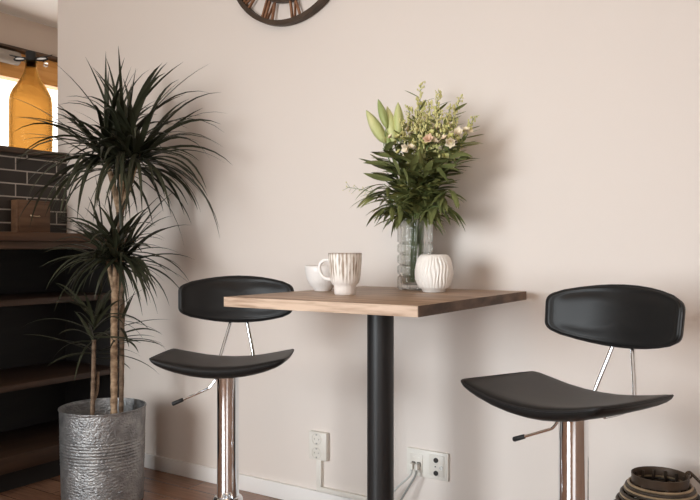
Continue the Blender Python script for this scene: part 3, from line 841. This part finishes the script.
# ------------------------------------------------------------------ potted dracaena
pp = atD(103, 250, 2.87); pot = Vector((pp.x, pp.y, 0))
t = thing('potted_dracaena', 'tall dracaena with spiky dark leaves in a hammered zinc planter', 'potted plant', pot)
PR, PH = .161, .367
prof = [(0, .0), (PR * .93, 0), (PR * .945, .004)]
for k in range(1, 92):
    z = .004 + (PH - .008) * k / 92
    r = PR * (.945 + .055 * z / PH)
    if .155 < z < .262: r += .0016 * math.cos(2 * PI * (z - .155) / .0119)
    prof.append((r, z))
prof += [(PR + .003, PH - .004), (PR + .003, PH), (PR - .002, PH), (PR - .004, PH - .01), (PR - .006, PH - .06), (PR - .012, .2), (0, .2)]
obj('planter', lathe(new(), prof, 80), M['zinc'], t, angle=60)
obj('soil', lathe(new(), [(0, PH - .068), (PR * .5, PH - .064), (PR - .0075, PH - .07), (PR - .0075, PH - .10), (0, PH - .10)], 48, lambda th, z, r: 1), M['soil'], t)
lr = random.Random(11)
def loc_at(px, py, D): return atD(px, py, D) - pot
def trunk(pts, rad, m):
    b = new(); path = smooth_path(pts, 14); n = len(path)
    rr = []
    for i in range(n):
        u = i / (n - 1); r = rad[0] + (rad[1] - rad[0]) * u
        rr.append(r * (1 + .07 * math.sin(i * 2.1) + lr.uniform(-.05, .05)))
    tube(b, path, rr, 12); return obj('trunk', b, m, t)
def crown(stems, n, L_, w, droop, up, name='foliage', az=None, lim=None):
    b = new(); made = 0; tries = 0
    while made < n and tries < n * 12:
        tries += 1
        s0, s1 = stems[made % len(stems)]
        u = lr.random()
        base = s0.lerp(s1, u)
        a = lr.uniform(0, 2 * PI) if az is None else lr.gauss(*az)
        el = lr.uniform(*up) * (.55 + .45 * u) if lr.random() < .8 else lr.uniform(*up)
        if u > .7 and lr.random() < .5: el = max(el, R(lr.uniform(35, 85)))
        d = Vector((math.cos(a) * math.cos(el), math.sin(a) * math.cos(el), math.sin(el)))
        l = L_ * lr.uniform(.65, 1.1); p = base.copy(); pts = [p.copy()]; N_ = 9; dp = droop * lr.uniform(.4, 1.5) * (1.3 - .7 * math.sin(max(0, el)))
        for i in range(N_):
            d = (d + Vector((0, 0, -dp * (i + 2) / (N_ * 5)))).normalized(); p = p + d * l / N_; pts.append(p.copy())
        wp = [q + pot for q in pts]
        if any(q.y > -.012 for q in wp): continue
        if any(q.x < CX1 + .03 and q.z < 1.06 for q in wp) or any(q.x < PX1 + .03 for q in wp): continue
        if any((q - Vector((sl.location.x, sl.location.y, q.z))).length < .27 and q.z < .92 for q in wp): continue
        if any(q.z < PH + .02 for q in wp[3:]): continue
        if lim and not lim(wp): continue
        side = d.cross(Vector((0, 0, 1)))
        if side.length < .05: side = Vector((1, 0, 0))
        side = (Matrix.Rotation(lr.uniform(-.6, .6), 3, d) @ side).normalized()
        ww = w * lr.uniform(.75, 1.2)
        leaf(b, pts, [ww * f for f in (.55, .8, 1, 1, .95, .85, .7, .52, .3, .03)], side, .35)
        made += 1
    return obj(name, b, M['leaf_dark'], t)
# rear tall trunk, forks under the top crown
D1 = 2.90
top = loc_at(120, 212, D1)
trunk([loc_at(121, 425, 2.93), loc_at(122, 330, 2.93), loc_at(121, 262, D1), loc_at(120, 225, D1), top], (.0088, .0155), M['bark_dark'])
forks = []
for (x1, y1, x2, y2, dd) in ((112, 180, 104, 152, .05), (122, 178, 124, 145, -.04), (131, 180, 139, 152, -.02)):
    A = loc_at(x1, y1, D1 + dd * .5); B = loc_at(x2, y2, D1 + dd)
    b = new(); pth = smooth_path([top - Vector((0, 0, .01)), A, B], 8); tube(b, pth, [.0125 - .003 * i / len(pth) for i in range(len(pth))], 10); obj('branch', b, M['bark'], t)
    forks.append((A.lerp(B, .35), B))
crown(forks, 190, .46, .0095, 1.15, (R(-15), R(80)))
# front trunk with the second crown
D2 = 2.83
top2 = loc_at(115, 292, D2)
trunk([loc_at(114, 425, D2), loc_at(114, 370, D2), loc_at(114, 320, D2), top2], (.0130, .0130), M['bark'])
forks = []
for (x1, y1, x2, y2, dd) in ((110, 272, 106, 252, .04), (115, 272, 116, 246, -.03), (120, 272, 124, 252, 0)):
    A = loc_at(x1, y1, D2 + dd * .5); B = loc_at(x2, y2, D2 + dd)
    b = new(); pth = smooth_path([top2 - Vector((0, 0, .01)), A, B], 8); tube(b, pth, [.010 - .003 * i / len(pth) for i in range(len(pth))], 10); obj('branch', b, M['bark'], t)
    forks.append((A.lerp(B, .35), B))
crown(forks, 125, .30, .0085, 1.0, (R(-20), R(75)))
# small third stem near the soil, leaves spreading low
D3 = 2.84
s3 = loc_at(94, 340, D3)
trunk([loc_at(92, 425, D3), loc_at(93, 390, D3), s3], (.009, .008), M['bark_dark'])
b = new(); tube(b, smooth_path([loc_at(92, 404, D3), loc_at(97, 392, D3 + .02), loc_at(98, 372, D3 + .02)], 6), .006, 8); obj('branch', b, M['bark_dark'], t)
crown([(loc_at(93, 360, D3), s3 + Vector((0, 0, .11)))], 34, .27, .0065, .7, (R(-5), R(65)))
crown([(loc_at(120, 345, 2.93), loc_at(121, 318, 2.93))], 14, .20, .0060, .6, (R(-8), R(28)), az=(R(20), .5))

# ------------------------------------------------------------------ sockets, trunking, cables
p = at(320.8, 445, 0)
t = thing('power_socket', 'upright cream double power socket above the cable duct', 'power socket', (p.x, 0, p.z))
sw, sh = .0405, .0525
obj('socket_plate', box(new(), -sw, sw, -.022, -.0, -sh, sh, .004), M['plastic'], t)
for dz in (.026, -.026):
    b = new(); lathe(b, [(.0225, -.002), (.0225, .0012), (.0195, .0012), (.0185, -.004), (0, -.004)], 28)
    bmesh.ops.rotate(b, verts=b.verts, cent=(0, 0, 0), matrix=Matrix.Rotation(PI / 2, 3, 'X'))
    bmesh.ops.translate(b, verts=b.verts, vec=(-.004, -.0225, dz)); o = obj('outlet', b, M['plastic_inner'], t)
    for dx in (-.0095, .0095):
        b = new(); lathe(b, [(0, -.001), (.0028, -.001), (.0028, .002), (0, .002)], 12)
        bmesh.ops.rotate(b, verts=b.verts, cent=(0, 0, 0), matrix=Matrix.Rotation(PI / 2, 3, 'X'))
        bmesh.ops.translate(b, verts=b.verts, vec=(-.004 + dx, -.020, dz)); obj('contact_hole', b, M['hole'], o)
    for s_ in (-1, 1):
        b = new(); box(b, -.007, -.001, -.0245, -.0195, dz + s_ * .0165 - .0025, dz + s_ * .0165 + .0025); obj('earth_clip', b, M['steel'], o)
q = at(321, 461, 0); q2 = at(321, 487, 0)
t = thing('cable_duct', 'white cable duct from the upright power socket down to the baseboard', 'cable duct', (q2.x, 0, .064))
b = new(); box(b, -.011, .011, -.016, 0, .018, p.z - sh - .064, .0015); obj('vertical_duct', b, M['plastic'], t)
xe = at(396, 500, 0).x
b = new(); box(b, -.011, xe - q2.x, -.016, 0, .001, .018, .0015); obj('horizontal_duct', b, M['plastic'], t)

p = at(428.5, 463.5, 0)
t = thing('wall_socket', 'wide cream wall socket plate with plugged data cables and an aerial outlet', 'wall socket', (p.x, 0, p.z))
sw, sh = .080, .047
obj('socket_plate', box(new(), -sw, sw, -.012, 0, -sh, sh, .003), M['plastic'], t)
obj('data_outlet', box(new(), -.064, -.016, -.0145, -.0122, -.032, .030, .0015), M['plastic_inner'], t)
for dx in (-.050, -.030): obj('data_port', box(new(), dx - .007, dx + .007, -.0152, -.0147, -.011, .003), M['hole'], t)
for dx in (-.050, -.030):
    for dz in (.019,): obj('screw_cover', box(new(), dx - .004, dx + .004, -.0152, -.0147, dz - .002, dz + .002), M['plastic'], t)
obj('aerial_outlet', box(new(), .010, .066, -.0145, -.0122, -.035, .037, .0015), M['plastic_inner'], t)
for (dx, dz, r, mk) in ((.036, .020, .0085, 'hole'), (.036, -.024, .0085, 'hole'), (.056, -.003, .0065, 'steel'), (.034, -.002, .002, 'hole')):
    b = new(); lathe(b, [(0, 0), (r, 0), (r, .003), (0, .003)], 18)
    bmesh.ops.rotate(b, verts=b.verts, cent=(0, 0, 0), matrix=Matrix.Rotation(PI / 2, 3, 'X'))
    bmesh.ops.translate(b, verts=b.verts, vec=(dx, -.0147, dz)); obj('aerial_port', b, M[mk], t)
S = Vector((p.x, 0, p.z))
cabs = [('data_cable', 'pale data cable from the left port of the wide wall socket', -.050, 'cable', [(-.06, -.05, -.10), (-.13, -.07, -.21), (-.20, -.08, -.262)], 'plastic'),
        ('data_cable', 'grey data cable from the right port of the wide wall socket', -.030, 'cable_dark', [(-.036, -.05, -.105), (-.085, -.065, -.205), (-.16, -.055, -.262)], 'plastic_inner')]
for nm, lb, dx, mk, off, pm_ in cabs:
    a = S + Vector((dx, -.016, -.006))
    t = thing(nm, lb, 'cable', (a.x, a.y, a.z), 0, 'cables of the wide wall socket')
    pl = new(); box(pl, -.006, .006, -.020, 0.0, -.014, .006, .001); obj('plug', pl, M[pm_], t)
    pts = [Vector((0, -.014, -.012)), Vector((0, -.030, -.035))] + [Vector(o) for o in off]
    floor_z = -a.z + .0045
    pts += [Vector((off[-1][0] - .03, -.12, floor_z)), Vector((off[-1][0] + .05, -.20, floor_z)), Vector((off[-1][0] + .10, -.14, floor_z))] if mk == 'cable' else [Vector((off[-1][0] - .06, -.10, floor_z + .002)), Vector((off[-1][0] - .16, -.09, floor_z))]
    pts = [Vector((q.x, q.y, max(q.z, floor_z))) for q in smooth_path(pts, 8)]
    b = new(); tube(b, pts, .0036, 8); obj('cord', b, M[mk], t)

# ------------------------------------------------------------------ rattan lantern
pl_ = atD(660, 250, 1.93)
t = thing('rattan_lantern', 'dark woven rattan lantern on the floor below the right bar stool', 'lantern', (pl_.x, pl_.y, 0))
LZ = .387
LP = [(0, .085), (.05, .113), (.10, .130), (.16, .139), (.20, .138), (.25, .129), (.29, .115), (.32, .100), (.345, .086), (.362, .0745), (.39, .071)]
def lr_(z):       # body radius at height
    for (a, ra), (c, rc) in zip(LP, LP[1:]):
        if z <= c: return ra + (rc - ra) * (z - a) / (c - a)
    return LP[-1][1]
obj('rim_band', lathe(new(), [(.0675, LZ - .022), (.070, LZ - .022), (.071, LZ - .004), (.0715, LZ), (.069, LZ + .001), (.067, LZ - .002), (.0675, LZ - .022)], 48), M['clock_metal'], t)
b = new()
zz_ = [.006 + k * .0142 for k in range(19)] + [.272 + k * .0102 for k in range(9)]
for k, z in enumerate(zz_):
    ring(b, (0, 0, z), (1, 0, 0), (0, 1, 0), lr_(z) + (.002 if k % 2 else -.001), .0046, 48, 8)
obj('weave', b, M['rattan'], t)
b = new()
for z in (.330, .348, .3605): ring(b, (0, 0, z), (1, 0, 0), (0, 1, 0), lr_(z) + .002, .0036, 48, 6)
wv = obj('pale_weave', b, M['rattan_light'], t); tag(wv, 'pale rattan strands under the rim')
for k in range(14):
    a = 2 * PI * k / 14 + .2; b = new()
    zz = [.004, .06, .12, .18, .24, .29, .325, .345, .358, LZ - .008]
    tube(b, smooth_path([Vector((math.cos(a), math.sin(a), 0)) * ((lr_(z) - .007) if z < .35 else (.0685 if z < .37 else .0655)) + Vector((0, 0, z)) for z in zz], 3), .004, 6)
    obj('upright', b, M['rattan'], t)
obj('bottom', lathe(new(), [(0, 0), (.09, 0), (.09, .006), (0, .006)], 32), M['rattan'], t)
g = obj('glass_cylinder', lathe(new(), [(0, .008), (.056, .008), (.056, .28), (.053, .28), (.053, .012), (0, .012)], 40), M['bead'], t); tag(g, 'clear glass candle cylinder')
b = new(); e1 = Vector((CA, SA, 0)); 
pth = smooth_path([e1 * .073 + Vector((0, 0, LZ - .018)), e1 * .077 + Vector((0, 0, LZ + .004)), e1 * .096 + Vector((0, 0, LZ - .012)), e1 * .135 + Vector((SA * .05, -CA * .05, LZ - .06)), e1 * .168 + Vector((SA * .10, -CA * .10, LZ - .13))], 6)
tube(b, pth, .004, 8); obj('handle', b, M['rattan'], t)
ring_ = new(); ring(ring_, e1 * .0755 + Vector((0, 0, LZ - .002)), e1, (0, 0, 1), .008, .003, 20, 6); obj('handle_eye', ring_, M['clock_metal'], t)

# ------------------------------------------------------------------ light
wd = bpy.data.worlds.new('World'); scene.world = wd; wd.use_nodes = True
bg = wd.node_tree.nodes['Background']; bg.inputs['Color'].default_value = (1.0, .97, .93, 1); bg.inputs['Strength'].default_value = 3.0

def area(name, loc, target, sx, sy, power, col, spread=180):
    l = bpy.data.lights.new(name, 'AREA'); l.shape = 'RECTANGLE'; l.size = sx; l.size_y = sy
    l.energy = power; l.color = col; l.spread = R(spread)
    o = bpy.data.objects.new(name, l); C.objects.link(o); o.location = loc
    o.rotation_euler = (Vector(target) - Vector(loc)).to_track_quat('-Z', 'Y').to_euler()
    return o
WC = Vector(((DX0 + DX1) / 2, YB + .02, (DZ0 + DZ1) / 2))
area('window_daylight', WC, (WC.x, 0, 1.2), 1.65, 1.55, 16, (1, .99, .97), 180)
area('window_daylight', WC + Vector((0, .01, 0)), (-.9, 0, .6), 1.65, 1.55, 23.5, (1.0, .97, .93), 100)
area('window_skylight', WC + Vector((0, .02, 0)), (-.6, 0, .5), 1.65, 1.55, 7, (.55, .80, 1.0), 60)
area('window_daylight', ((EX0 + EX1) / 2, YB + .02, (DZ0 + DZ1) / 2), (-.9, 0, .7), 1.65, 1.55, 5, (.98, .99, 1.0), 110)  # fill through the added right window, softens the shadows
area('ceiling_lamp', (-.8, -2.2, CZ - .03), (-.8, -2.2, 0), 1.0, 1.0, 7, (1.0, .52, .20))  # added warm fill below the ceiling, no fitting there

# ------------------------------------------------------------------ camera
cam = bpy.data.cameras.new('camera'); cam.sensor_width = 36; cam.lens = F / 700 * 36
cam.clip_start = .02
co = bpy.data.objects.new('camera', cam); C.objects.link(co)
co.location = (0, -W, H); co.rotation_euler = (PI / 2, 0, math.atan2(SA, CA))
scene.camera = co
vs = scene.view_settings
vs.view_transform = 'Standard'; vs.look = 'None'; vs.gamma = 1; vs.exposure = 0.0; vs.use_curve_mapping = False
scene.cycles.use_denoising = True
scene.cycles.max_bounces = 10
scene.cycles.transparent_max_bounces = 12
scene.cycles.sample_clamp_indirect = 6
scene.cycles.caustics_reflective = False
scene.cycles.caustics_refractive = False
